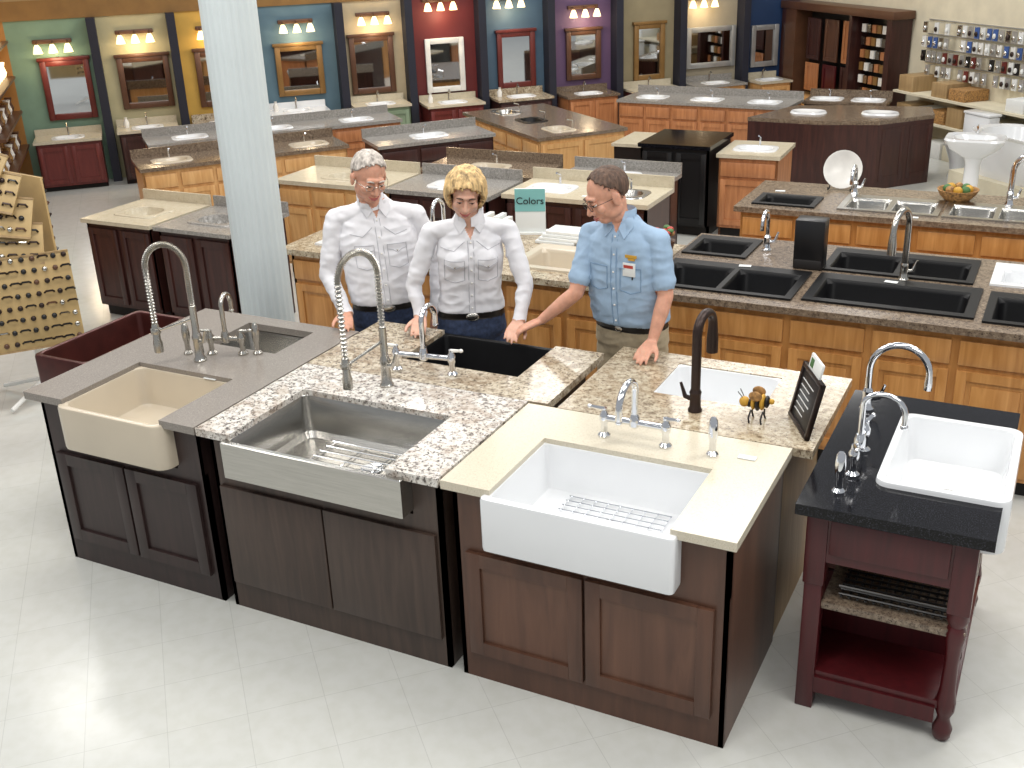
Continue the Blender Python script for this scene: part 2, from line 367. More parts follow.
# ------------------------------------------------------------------ front islands
CF=3.17; ZC=.91; ZU=.874; FY=3.12
def island_base(b,x0,x1,y0,y1,k,kp,style,zr,bz=None):
    zt=ZU; t=.02
    b.box(x0,y0,.0,x1,y0+t,zt if zr is None else zr,k)
    b.box(x0,y1-t,0,x1,y1,bz or zt,k); b.box(x0,y0,0,x0+t,y1,zt,k); b.box(x1-t,y0,0,x1,y1,zt,k)
    m=(x0+x1)/2
    if style=='flat':
        b.box(x0+.03,y0-.018,.14,m-.004,y0,.63,kp,.003); b.box(m+.004,y0-.018,.14,x1-.03,y0,.63,kp,.003)
    elif style=='shaker':
        shaker(b,x0+.05,m-.006,.13,.60,y0,k,kp,.06); shaker(b,m+.006,x1-.05,.13,.60,y0,k,kp,.06)
def stiles(b,x0,x1,sx0,sx1,y0,k,z0):
    b.box(x0,y0,z0,sx0,y0+.02,ZU,k); b.box(sx1,y0,z0,x1,y0+.02,ZU,k)
b=Bd()
island_base(b,-4.15,-3.19,CF,4.33,'esp','esp','shaker',.655); stiles(b,-4.15,-3.19,-3.965,-3.345,CF,'esp',.655)
b.grid([-4.19,-3.165],[FY,4.37],[(-3.945,-3.36,FY,3.61),(-3.80,-3.38,3.95,4.27)],ZU,ZC,'q1')
b.finish('sink_island_cabinet')
b=Bd(); sinkbox(b,(-3.975,-3.335,3.085,3.64),.888,.22,.035,.19,'bis',.06); b.finish('biscuit_farmhouse_sink')
b=Bd(); sinkbox(b,(-3.82,-3.36,3.93,4.29),.872,.17,.02,.16,'ss',.04); b.finish('undermount_stainless_sink')
b=Bd()
island_base(b,-3.13,-1.99,CF,3.86,'gry','gry','flat',.70); stiles(b,-3.13,-1.99,-3.0,-2.12,CF,'gry',.70)
b.grid([-3.155,-1.968],[FY,3.905],[(-2.975,-2.20,FY,3.64)],ZU,ZC,'g2')
b.finish('sink_island_cabinet')
b=Bd(); R_=(-3.0,-2.115,3.085,3.665)
L=[]
zt=.888
for d,z,r in [(.0,zt-.165,.008),(0,zt-.004,.008),(.004,zt,.008),(.022,zt,.02),(.026,zt-.006,.03),(.04,zt-.17,.05),(.06,zt-.195,.04),(.09,zt-.2,.03)]: L.append(rr(*ins(R_,d),r,z))
b.loft(L,'ss',False,True)
b.lathe([(.05,zt-.199),(.05,zt-.195),(.03,zt-.197)],-2.5,3.45,'chr',20)
for i in range(9):
    y=3.19+i*.05; b.sweep([(-2.80,y,zt-.187),(-2.30,y,zt-.187)],.0028,'chr',6)
for i in range(4):
    x=-2.79+i*.16; b.sweep([(x,3.18,zt-.19),(x,3.60,zt-.19)],.003,'chr',6)
b.finish('stainless_farmhouse_sink')
b=Bd(); island_base(b,-3.10,-1.93,3.96,4.45,'gry','gry',None,None,.64)
b.box(-3.10,4.43,.64,-2.80,4.45,ZU,'gry'); b.box(-2.09,4.43,.64,-1.93,4.45,ZU,'gry')
b.grid([-3.155,-1.875],[3.908,4.55],[(-2.76,-2.13,4.13,4.55)],ZU,ZC,'g3'); b.finish('rear_sink_cabinet')
b=Bd(); sinkbox(b,(-2.785,-2.105,4.10,4.575),.888,.22,.03,.2,'blkc',.03); b.finish('black_farmhouse_sink')
b=Bd()
island_base(b,-1.93,-.838,CF-.005,3.88,'brn','brnp','shaker',.65); stiles(b,-1.93,-.838,-1.765,-1.025,CF-.005,'brn',.65)
b.grid([-1.955,-.812],[FY,3.885],[(-1.745,-1.045,FY,3.60)],ZU,ZC,'crm'); b.finish('sink_island_cabinet')
b=Bd(); sinkbox(b,(-1.775,-1.018,3.085,3.63),.890,.232,.035,.2,'por',.02)
for i in range(11):
    y=3.17+i*.037; b.sweep([(-1.61,y,.703),(-1.18,y,.703)],.0028,'chr',6)
for i in range(9):
    x=-1.60+i*.052; b.sweep([(x,3.16,.70),(x,3.55,.70)],.0025,'chr',6)
b.finish('white_farmhouse_sink')
b=Bd(); island_base(b,-1.74,-.845,3.895,4.60,'tanw','tanw',None,None,.66)
b.box(-1.74,4.58,.66,-1.53,4.60,ZU,'tanw'); b.box(-.99,4.58,.66,-.845,4.60,ZU,'tanw')
b.grid([-1.82,-.735],[3.89,4.665],[(-1.5,-1.02,4.2,4.56)],ZU,ZC,'g4'); b.finish('rear_sink_cabinet')
b=Bd(); sinkbox(b,(-1.52,-1.0,4.18,4.58),.906,.2,.025,.17,'por',.05); b.finish('white_undermount_sink')
b=Bd(); sinkbox(b,(-4.57,-4.195,3.50,4.24),.90,.2,.03,.18,'cop',.03); b.finish('copper_apron_sink')
b=Bd()
X0,X1,Y0,Y1=-4.54,-4.23,3.55,4.19
for x in (X0,X1):
    for y in (Y0,Y1): b.box(x-.015,y-.015,0,x+.015,y+.015,.698,'blk')
for z in (.15,.668):
    b.box(X0,Y0-.01,z,X1,Y0+.01,z+.03,'blk'); b.box(X0,Y1-.01,z,X1,Y1+.01,z+.03,'blk'); b.box(X0-.01,Y0,z,X0+.01,Y1,z+.03,'blk'); b.box(X1-.01,Y0,z,X1+.01,Y1,z+.03,'blk')
b.finish('metal_sink_stand')
# ------------------------------------------------------------------ cart
b=Bd()
T0,T1,C0,C1=-.70,-.042,3.46,4.55
b.grid([T0,T1],[C0,C1],[(-.46,T1,3.72,4.33)],.868,.91,'bg')
bx0,bx1,by0,by1=-.66,-.095,3.52,4.5
b.box(bx0,by0,.66,bx1,by0+.02,.868,'mar'); b.box(bx0,by1-.02,.66,bx1,by1,.868,'mar'); b.box(bx0,by0,.66,bx0+.02,by1,.868,'mar'); b.box(bx1-.02,by0,.66,bx1,by1,.70,'mar')
b.box(bx0+.08,by0-.012,.70,bx1-.08,by0,.84,'mar',.003)
for (x,y) in ((bx0,by0),(bx0,by1-.065),(bx1-.065,by0),(bx1-.065,by1-.065)):
    b.box(x-.006,y-.006,.56,x+.071,y+.071,.868,'mar',.004)
for (x,y) in ((bx1-.032,by0+.032),(bx1-.032,by1-.032)):
    b.lathe([(.02,0),(.032,.015),(.036,.05),(.025,.08),(.022,.1),(.034,.13),(.036,.17),(.028,.22),(.024,.34),(.03,.42),(.038,.47),(.028,.5),(.038,.525),(.036,.56)],x,y,'mar',20)
for (x,y) in ((bx0,by0),(bx0,by1-.065)): b.box(x,y,0,x+.065,y+.065,.56,'mar',.003)
b.box(bx0,by0+.065,.12,bx0+.02,by1-.065,.56,'mar')
b.box(bx0+.02,by0+.01,.14,bx1-.0,by1-.01,.175,'mar',.004)
b.box(bx0+.02,by0+.30,.175,bx1-.01,by0+.32,.44,'mar')
b.box(bx0+.065,by0+.01,.455,bx1-.0,by1-.01,.485,'gb',.003)
b.box(bx0+.065,by0,.08,bx1-.065,by0+.02,.15,'mar')
for i in range(9):
    y=by0+.05+i*.035; b.sweep([(bx0+.12,y,.51),(bx1-.06,y,.51)],.005,'blk',6)
for i in range(14):
    x=bx0+.13+i*.029; b.sweep([(x,by0+.04,.505),(x,by0+.34,.505)],.005,'blk',6)
for y in (by0+.04,by0+.34): b.sweep([(bx0+.12,y,.55),(bx1-.06,y,.55)],.005,'blk',6)
b.finish('maroon_sink_cart')
b=Bd(); sinkbox(b,(-.475,-.015,3.70,4.35),.932,.22,.03,.19,'por',.05); b.finish('white_farmhouse_sink')
# ------------------------------------------------------------------ faucets
def arc(p0,p1,h,n=16,flat=0):
    o=[]
    for i in range(n+1):
        t=i/n; a=math.pi*t; x=(1-math.cos(a))/2
        o.append((p0[0]+(p1[0]-p0[0])*x,p0[1]+(p1[1]-p0[1])*x,p0[2]+(p1[2]-p0[2])*t+h*math.sin(a)))
    return o
def spring_faucet(x,y,z0,top,dx,dy,k):
    b=Bd(); b.lathe([(.032,z0),(.032,z0+.008),(.024,z0+.02),(.022,z0+.10),(.026,z0+.12),(.02,z0+.14),(.017,z0+.15),(.017,z0+.28)],x,y,k,18)
    h=.115; zz=top-h
    path=[(x,y,z0+.28+(zz-z0-.28)*i/14) for i in range(15)]+arc((x,y,zz),(x+dx,y+dy,zz),h,30)[1:]+[(x+dx,y+dy,zz-(zz-z0-.17)*i/16) for i in range(1,17)]
    P=[Vector(p) for p in path]; Q=[]; 
    for i in range(len(P)-1):
        for j in range(6): Q.append(P[i].lerp(P[i+1],j/6))
    Q.append(P[-1]); b.sweep(Q,[.013+.004*math.sin(i*1.25) for i in range(len(Q))],k,9)
    hx,hy=x+dx,y+dy
    b.lathe([(.012,z0+.05),(.023,z0+.055),(.023,z0+.10),(.018,z0+.12),(.018,z0+.19),(.014,z0+.2)],hx,hy,k,14)
    b.sweep([(x,y,z0+.22),(hx,hy,z0+.16)],.007,k,8); b.lathe([(.024,z0+.15),(.026,z0+.165),(.024,z0+.175)],hx,hy,k,14)
    b.sweep([(x,y,z0+.1),(x+.05,y-.01,z0+.11),(x+.07,y-.01,z0+.17)],[.014,.012,.006],k,8)
    b.finish('spring_pull_down_faucet')
spring_faucet(-3.67,3.74,ZC,1.50,-.17,-.09,'nik')
spring_faucet(-2.64,3.82,ZC,1.56,-.07,-.20,'nik')
def goose(name,x,y,z0,h,dx,dy,k,r=.013,drop=.1,head=.018,handle=1):
    b=Bd(); L=math.hypot(dx,dy)
    b.lathe([(.03,z0),(.03,z0+.008),(max(.022,r*1.2),z0+.02),(max(.02,r*1.15),z0+.07),(max(.022,r*1.3),z0+.085),(r,z0+.1)],x,y,k,18)
    zz=z0+h-L/2
    path=[(x,y,z0+.08),(x,y,(z0+zz)/2),(x,y,zz)]+arc((x,y,zz),(x+dx,y+dy,zz),L/2,16)[1:]+[(x+dx,y+dy,zz-drop*.5),(x+dx,y+dy,zz-drop)]
    rad=[r]*(len(path)-2)+[head,head]; b.sweep(path,rad,k,12)
    if handle: b.sweep([(x,y,z0+.05),(x+.045*handle,y,z0+.06),(x+.065*handle,y,z0+.12)],[.013,.011,.006],k,8)
    b.finish(name)
def bridge(name,x,y,z0,w,h,ang,k,klev,reach=.16,r=.011):
    b=Bd(); b.M=TR(x,y,ang)
    for s in (-1,1):
        b.lathe([(.026,z0),(.026,z0+.008),(.014,z0+.02),(.013,z0+.055),(.02,z0+.07),(.02,z0+.095),(.012,z0+.11),(.012,z0+.125)],s*w/2,0,k,14)
        b.sweep([(s*w/2,0,z0+.12),(s*w/2+s*.05,-.015,z0+.13)],[.009,.007],klev,8); b.ell((s*w/2+s*.055,-.017,z0+.131),(.011,.009,.009),klev,8)
    b.sweep([(-w/2,0,z0+.082),(w/2,0,z0+.082)],r,k,12); b.lathe([(.014,z0+.06),(.022,z0+.07),(.022,z0+.1),(.015,z0+.12)],0,0,k,14)
    zz=z0+h-abs(reach)*.4
    path=[(0,0,z0+.1),(0,0,z0+h*.6),(0,0,zz)]+arc((0,0,zz),(0,-reach,zz-.02),abs(reach)*.4,14)[1:]+[(0,-reach,zz-.06)]
    b.sweep(path,r,k,12); b.ell((0,-reach,zz-.065),(.015,.015,.012),k,8); b.finish(name)
def cyl_small(name,x,y,z0,prof,k):
    b=Bd(); b.lathe([(r,z0+z) for r,z in prof],x,y,k,16); b.finish(name)
spray=[(.024,0),(.024,.008),(.014,.02),(.013,.06),(.018,.075),(.02,.11),(.016,.15),(.01,.16)]
bridge('nickel_bridge_faucet',-3.60,3.86,ZC,.16,.30,20,'nik','nik',-.12,.012); cyl_small('side_sprayer',-3.46,3.92,ZC,spray,'nik')
cyl_small('soap_dispenser',-3.79,3.79,ZC,spray,'nik')
bridge('bridge_faucet_with_ceramic_levers',-2.56,4.02,ZC,.28,.31,8,'chr','wcer',-.16,.013)
bridge('chrome_bridge_faucet',-1.40,3.71,ZC,.26,.29,0,'chr','chr',.17,.014)
cyl_small('side_sprayer',-1.08,3.71,ZC,spray,'chr'); 
goose('bronze_pull_down_faucet',-1.27,4.08,ZC,.41,.02,.15,'brz',.02,.12,.025,-1)
goose('chrome_gooseneck_faucet',-.62,4.36,.91,.30,.23,.0,'chr',.014,.06,.017)
bridge('chrome_bridge_faucet',-.56,3.86,.91,.22,.30,90,'chr','chr',.15)
cyl_small('side_sprayer',-.58,3.60,.91,spray,'chr')
goose('gooseneck_faucet',-.75,6.18,.91,.42,-.05,-.2,'nik',.018,.12,.024)
goose('gooseneck_faucet',-1.60,6.5,.91,.26,-.0,-.14,'chr',.012,.03,.013)
goose('gooseneck_faucet',-.35,8.1,.91,.36,.24,-.1,'chr',.02,.08,.024)
goose('gooseneck_faucet',-1.38,8.1,.91,.22,0,-.15,'chr',.013,.04,.015)
goose('gooseneck_faucet',-3.62,6.05,.91,.28,.0,-.14,'chr',.014,.05,.016)
# ------------------------------------------------------------------ oak rows behind the people
b=Bd(); cabrun(b,-4.5,-2.14,5.55,6.4,.872,'oak',6,True,.1,True); b.grid([-4.56,-2.10],[5.5,6.45],[(-4.35,-3.85,5.68,6.1),(-2.92,-2.37,5.68,6.12),(-3.7,-3.2,5.66,5.95)],.872,.91,'g4'); b.finish('oak_sink_display_counter')
dropin('white_drop_in_sink',(-4.38,-3.82,5.65,6.13),.91,[(-4.34,-3.86,5.69,6.05)],'por'); dropin('beige_drop_in_sink',(-2.96,-2.33,5.65,6.15),.91,[(-2.91,-2.38,5.7,6.06)],'bis')
dropin('black_drop_in_sink',(-3.73,-3.17,5.63,5.98),.91,[(-3.69,-3.21,5.67,5.94)],'blkc')
b=Bd(); cabrun(b,-2.08,1.3,5.55,6.7,.872,'oak',8,True,.1,True)
b.grid([-2.095,1.35],[5.5,6.75],[(-2.03,-1.27,5.64,6.1),(-1.16,-.36,5.67,6.11),(-.26,.5,5.64,6.08),(-1.18,-.42,6.24,6.64),(-.28,.4,6.27,6.63),(-2.05,-1.7,6.3,6.65)],.872,.91,'gb'); b.finish('oak_sink_display_counter')
def dbl(name,R,k,z=.91,depth=.18): 
    m=(R[0]+R[1])/2; return dropin(name,R,z,[(R[0]+.04,m-.015,R[2]+.04,R[3]-.09),(m+.015,R[1]-.04,R[2]+.04,R[3]-.09)],k,depth)
dbl('black_double_bowl_sink',(-2.06,-1.24,5.61,6.13),'blkc')
dropin('black_single_bowl_sink',(-1.19,-.33,5.64,6.14),.91,[(-1.14,-.38,5.69,6.04)],'blkc')
dbl('black_double_bowl_sink',(-.29,.53,5.61,6.11),'blkc'); dbl('black_double_bowl_sink',(-1.21,-.39,6.21,6.67),'blkc')
dropin('white_single_bowl_sink',(-.31,.43,6.24,6.66),.91,[(-.26,.38,6.28,6.58)],'por'); dropin('black_bar_sink',(-2.07,-1.67,6.27,6.68),.91,[(-2.03,-1.71,6.31,6.6)],'blkc')
b=Bd(); cabrun(b,-2.06,1.5,7.55,8.3,.872,'oak',9,True,.1,True); b.grid([-2.1,1.55],[7.5,8.36],[(-1.98,-1.58,7.62,7.9),(-1.38,-.78,7.66,8.0),(-.7,-.05,7.66,8.0),(.02,.7,7.66,8.0)],.872,.91,'gb'); b.finish('oak_sink_display_counter')
dropin('black_bar_sink',(-2.0,-1.56,7.6,7.92),.91,[(-1.96,-1.6,7.64,7.88)],'blkc')
for x in (-1.41,-.73,-.01): dbl('stainless_double_bowl_sink',(x,x+.66,7.62,8.06),'ss')
b=Bd(); 
P0=TR(-1.5,8.2,0,.91)
b.M=P0; b.sweep([(-.08,-.06,.012),(-.08,.0,.012),(-.08,.06,.14)],.005,'blk',6); b.sweep([(.08,-.06,.012),(.08,.0,.012),(.08,.06,.14)],.005,'blk',6); b.sweep([(-.08,.06,.14),(.08,.06,.14)],.005,'blk',6); b.sweep([(-.08,-.06,.012),(-.08,-.06,.03)],.005,'blk',6); b.sweep([(.08,-.06,.012),(.08,-.06,.03)],.005,'blk',6)
b.M=P0@Matrix.Rotation(math.radians(72),4,'X')
b.lathe([(.07,0.0),(.10,.004),(.135,.018),(.14,.022),(.13,.022),(.1,.01),(.0,.008)],0,.15,'wcer',28); b.finish('white_plate_on_stand')
b=Bd(); b.lathe([(.08,.91),(.12,.95),(.14,.99),(.13,.99),(.1,.95)],-.69,8.15,'wick',18); 
for i in range(9): b.ell((-.69+.07*math.cos(i*.8),8.15+.07*math.sin(i*.8),.99),(.032,.032,.03),('yel','green','wick')[i%3],8)
b.finish('fruit_basket')
b=Bd(); b.box(-1.37,6.19,.911,-1.2,6.31,1.2,'blk',.008); b.box(-1.365,6.185,.911,-1.205,6.31,.97,'toe',.01); b.finish('black_soap_dispenser_box')
b=Bd(); b.M=TR(-3.15,6.38,20,.91)
b.box(-.1,-.01,.0,.1,.01,.3,'paper',.002); b.box(-.1,-.0135,.15,.1,-.0101,.3,'teal'); b.box(-.11,-.04,0,.11,.06,.012,'paper'); so=b.finish('colors_sign')
cu=bpy.data.curves.new('sign_text','FONT'); cu.body='Colors'; cu.size=.066; cu.align_x='CENTER'; cu.extrude=.001
to=bpy.data.objects.new('sign_text',cu); sc.collection.objects.link(to); cu.materials.append(MT['blk'])
to.matrix_world=TR(-3.15,6.38,20,.91)@Matrix.Translation((0,-.016,.20))@Matrix.Rotation(math.radians(90),4,'X')
bpy.context.view_layer.update(); to.parent=so; to.matrix_parent_inverse=so.matrix_world.inverted(); 
b=Bd()
for i in range(5): b.box(-3.47+.045*i,6.2,.911,-3.435+.045*i,6.33,1.03+.02*(i%2),('paper','wht','bis')[i%3],.003)
b.finish('brochure_holder')
b=Bd(); 
for i in range(4): b.box(-3.02+.02*i,6.17+.01*i,.911+.02*i,-2.75+.02*i,6.36,.93+.02*i,('paper','wht')[i%2],.003)
b.finish('stacked_catalogs')
b=Bd(); b.lathe([(.045,.91),(.065,.98),(.07,1.0),(.06,1.0)],-2.16,6.2,'brown',14)
for i in range(26):
    a=i*2.4; b.ell((-2.16+.06*math.cos(a)*(i%5)/4,6.2+.06*math.sin(a)*(i%5)/4,1.02+.05*random.random()),(.022,.022,.014),('red','green','wick')[i%3],6)
b.finish('potted_flowers')
b=Bd()
for (x,y,z,a) in [(-3.50,3.60,.889,0),(-1.62,6.08,.923,10),(-.8,6.06,.923,-5),(.1,6.04,.923,0),(-.9,7.55,.91,0),(-1.9,8.02,.91,10),(-3.05,5.6,.91,5),(-3.3,7.65,.85,5),(-4.5,7.5,.85,0),(-.95,3.72,ZC,0)]:
    b.M=TR(x,y,a,z+.001); b.box(-.035,0,0,.035,.035,.003,'paper'); 
b.finish('price_cards')
b=Bd(); bx,by,dz=-1.01,4.08,0
for i in range(6):
    r=[.018,.03,.036,.034,.026,.012][i]; b.ell((bx-.03+.018*i,by,.985+.004*i+dz),(.012,r,r),('blk','yel')[i%2],10)
b.ell((bx-.05,by-.004,.99+dz),(.022,.022,.022),'yel',10)
for s in (-1,1):
    b.ell((bx+.0,by+s*.03,1.03+dz),(.028,.006,.022),'wick',8); b.sweep([(bx-.055,by+s*.008,1.005+dz),(bx-.075,by+s*.018,1.035+dz)],.002,'blk',5)
    for x in (-.02,.03): b.sweep([(bx+x,by+s*.012,.96+dz),(bx+x-.005,by+s*.03,.93+dz),(bx+x,by+s*.034,.911+dz)],.004,'blk',5)
b.finish('bumblebee_figurine')
b=Bd(); b.M=TR(-.84,4.08,-62,.912)@Matrix.Rotation(math.radians(-12),4,'X')
b.box(-.13,0,0,.13,.012,.24,'blk',.002)
for q in [(-.13,-.006,0,-.112,.014,.24),(.112,-.006,0,.13,.014,.24),(-.13,-.006,0,.13,.014,.018),(-.13,-.006,.222,.13,.014,.24)]: b.box(*q,'brz',.002)
b.box(-.075,-.002,.235,.075,.01,.30,'paper',.004); b.box(-.055,-.004,.25,-.02,.0,.285,'green')
for i in range(6): b.box(-.09,-.0015,.05+.026*i,-.09+.1+.05*random.random(),0,.054+.026*i,'paper')
b.box(-.02,.01,0,.02,.11,.012,'blk'); b.finish('chalkboard_easel_sign')
# ------------------------------------------------------------------ dark vanity pair (left)
for (x0,x1,kt) in ((-6.84,-6.13,'cult'),(-6.09,-5.36,'gg')):
    b=Bd(); cabrun(b,x0+.02,x1-.02,5.97,6.6,.78,'dkb',2,False); hh=(x0+.18,x1-.18,6.12,6.4); b.grid([x0,x1],[5.93,6.64],[hh],.78,.81,kt); b.box(x0,6.62,.81,x1,6.64,.89,kt)
    basin(b,hh,.81,.12,kt)
    b.finish('dark_vanity_cabinet')
# ------------------------------------------------------------------ mid rows
def row(name,M,L,D,h,k,kt,n,dr=True,back=True,tops=0,ks=None):
    b=Bd(); b.M=M; cabrun(b,.02,L-.02,.03,D-.03,h-.035,k,n,dr); 
    holes=[]
    for i in range(tops):
        c=L*(i+.5)/tops; holes.append((c-.17,c+.17,D*.28,D*.28+.24))
    b.grid([0,L],[0,D],holes,h-.035,h,kt)
    for i,hh in enumerate(holes): basin(b,hh,h,.12,(ks or [kt])[i%len(ks or [kt])])
    for hh in holes:
        c=(hh[0]+hh[1])/2; b.sweep([(c,hh[3]+.05,h),(c,hh[3]+.05,h+.08),(c,hh[3]-.02,h+.1)],.009,'chr',6)
    if back: b.box(0,D-.02,h,L,D,h+.09,kt)
    if name=='oak_vanity_block':
        b.M=M@TR(L-.02,0,90)
        shaker(b,.06,.54,.05,h-.08,0,k,None,.05); shaker(b,.57,D-.05,.05,h-.08,0,k,None,.05)
    b.finish(name)
row('light_oak_vanity',TR(-6.1,7.4,0),1.1,.62,.85,'oakl','cult',3,True,True,1)
row('dark_oak_vanity',TR(-4.97,7.4,0),.95,.62,.85,'dkb','gg',3,True,True,1,['por'])
row('oak_vanity',TR(-3.98,7.55,0),1.22,.6,.85,'dkb','cult',4,False,True,2,['por','ss'])
row('red_oak_vanity_run',TR(-5.3,8.4,0),1.2,.6,.78,'oakr','gb',3,True,True,1,['bis'])
row('dark_vanity_run',TR(-4.0,8.55,0),1.0,.5,.76,'dkb','gg',3,True,True,1,['por'])
row('oak_vanity_run',TR(-8.0,7.75,52),2.1,.6,.74,'oakl','gb',6,True,True,3,['bis','por'])
row('oak_vanity_run',TR(-9.0,8.9,50),2.9,.6,.70,'oakr','gg',7,True,True,3,['por'])
row('dark_vanity_run',TR(-6.35,9.4,50),1.3,.6,.74,'dkb','gg',3,True,True,1,['por'])
row('oak_vanity_block',TR(-6.72,11.83,-38.5),2.08,1.1,.68,'oakl','gb',5,True,False,3,['ss','blkc','bis'])
row('black_vanity',TR(-3.66,9.72,0),.70,.75,.86,'blk','bg',2,False,False,0)
b=Bd(); b.box(-4.05,10.1,0,-3.72,10.7,.74,'blk'); b.box(-4.07,10.08,.74,-3.70,10.72,.77,'cult'); b.finish('black_pedestal_display')
row('red_oak_vanity',TR(-2.92,9.78,2),.58,.68,.79,'oakr','cult',1,True,False,1,['por'])
b=Bd(); PP=[(-3.26,12.05),(-2.46,12.0),(-1.88,12.15),(-1.40,12.7),(-1.5,13.2),(-2.3,13.1),(-2.95,12.95)]
b.prism([(x*.995-.01,y*.998+.02) for x,y in PP],.0,.69,'dkb'); b.prism(PP,.69,.73,'gb')
for i in range(3):
    a=Vector(PP[i]);c=Vector(PP[i+1]); d=(c-a); Ln=d.length; ang=math.degrees(math.atan2(d.y,d.x)); b.M=TR(a.x,a.y+.02,ang)
    m=max(1,round(Ln/.4))
    for j in range(m): shaker(b,.03+j*Ln/m,(j+1)*Ln/m-.03,.08,.64,0,'dkb',None,.05)
b.M=Matrix.Identity(4)
for (x,y) in ((-2.7,12.5),(-1.95,12.6)): b.loft([rr(x-.2,x+.2,y-.14,y+.14,.13,.731),rr(x-.19,x+.19,y-.13,y+.13,.13,.75),rr(x-.15,x+.15,y-.1,y+.1,.1,.748),rr(x-.1,x+.1,y-.06,y+.06,.06,.735)],'por')
b.finish('curved_cherry_vanity')
row('oak_vanity_run',TR(-5.3,13.3,-3),2.2,.7,.66,'oakr','gg',6,True,True,3,['por'])
row('dark_vanity_run',TR(-3.1,13.95,0),1.0,.45,.62,'dkb','gb',3,False,True,2,['por'])
def pedestal(x,y):
    b=Bd(); b.lathe([(.13,0),(.12,.04),(.075,.12),(.07,.45),(.1,.55)],x,y,'por',24)
    b.loft([rr(x-.1,x+.1,y-.09,y+.09,.08,.52),rr(x-.24,x+.24,y-.19,y+.19,.12,.62),rr(x-.28,x+.28,y-.22,y+.22,.12,.70),rr(x-.27,x+.27,y-.21,y+.21,.12,.72),rr(x-.2,x+.2,y-.15,y+.12,.12,.715),rr(x-.12,x+.12,y-.09,y+.07,.07,.62)],'por')
    b.sweep([(x,y+.16,.72),(x,y+.16,.8),(x,y+.08,.8)],.01,'chr',8); b.finish('pedestal_sink')
pedestal(-.88,11.6); pedestal(-.15,11.3)
def toilet(x,y):
    b=Bd(); b.M=MRW; b.lathe([(.12,0),(.1,.1),(.12,.2),(.18,.36),(.19,.38),(.13,.38)],x,y,'por',20); b.box(x-.2,y+.15,.3,x+.2,y+.3,.66,'por',.02); b.box(x-.21,y+.14,.66,x+.21,y+.31,.69,'por',.01); b.box(x-.1,y,0,x+.1,y+.2,.3,'por',.02); b.finish('toilet')
toilet(4.62,-.75)
b=Bd(); b.M=MRW; b.box(5.0,-1.2,0,6.3,-.45,.2,'peg'); 
b.loft([rr(5.15,6.15,-1.1,-.55,.25,.20),rr(5.08,6.22,-1.15,-.5,.3,.62),rr(5.05,6.25,-1.18,-.48,.32,.65),rr(5.13,6.17,-1.1,-.56,.28,.64),rr(5.25,6.05,-1.0,-.65,.2,.35)],'por'); b.finish('bathtub_on_platform')
# ------------------------------------------------------------------ hardware sample rack (left)
b=Bd()
px,py=-5.95,4.62
b.lathe([(.03,0),(.03,1.75),(.0,1.76)],px,py,'wht',12)
for a in (10,100,190,280):
    ca,sa=math.cos(math.radians(a)),math.sin(math.radians(a)); b.sweep([(px,py,.12),(px+.35*ca,py+.35*sa,.03)],.015,'wht',8)
def board(cx,cy,cz,w,h,yaw,tilt,roll):
    b.M=TR(cx,cy,yaw,cz)@Matrix.Rotation(math.radians(tilt),4,'X')@Matrix.Rotation(math.radians(roll),4,'Y')
    b.box(-w/2,0,-h/2,w/2,.015,h/2,'rackb',.003)
    for q in ((-w/2,-h/2,w/2,-h/2+.012),(-w/2,h/2-.012,w/2,h/2)): b.box(q[0],-.004,q[1],q[2],.0,q[3],'tanw')
    nx=int(w/.062);nz=int(h/.075)
    for i in range(nx):
        for j in range(nz):
            x=-w/2+.04+i*.062;z=-h/2+.05+j*.075; k=random.choice(['brz','nik','blk','blk','brown','brz'])
            if random.random()<.5: b.ell((x,-.012,z),(.017,.014,.017),k,6)
            else: b.sweep([(x-.028,-.003,z),(x-.02,-.02,z+.01),(x+.02,-.02,z+.01),(x+.028,-.003,z)],.007,k,5)
board(-5.86,4.28,.73,1.0,.60,51,-6,0)
board(-5.98,4.32,1.12,.84,.26,46,-20,6); board(-6.02,4.36,1.30,.78,.26,40,-25,10); board(-6.06,4.40,1.47,.70,.26,34,-30,15); board(-6.1,4.44,1.62,.60,.24,30,-30,22)
board(-6.12,4.84,1.0,.7,.9,170,0,0)
b.M=Matrix.Identity(4); b.finish('hardware_sample_rack')

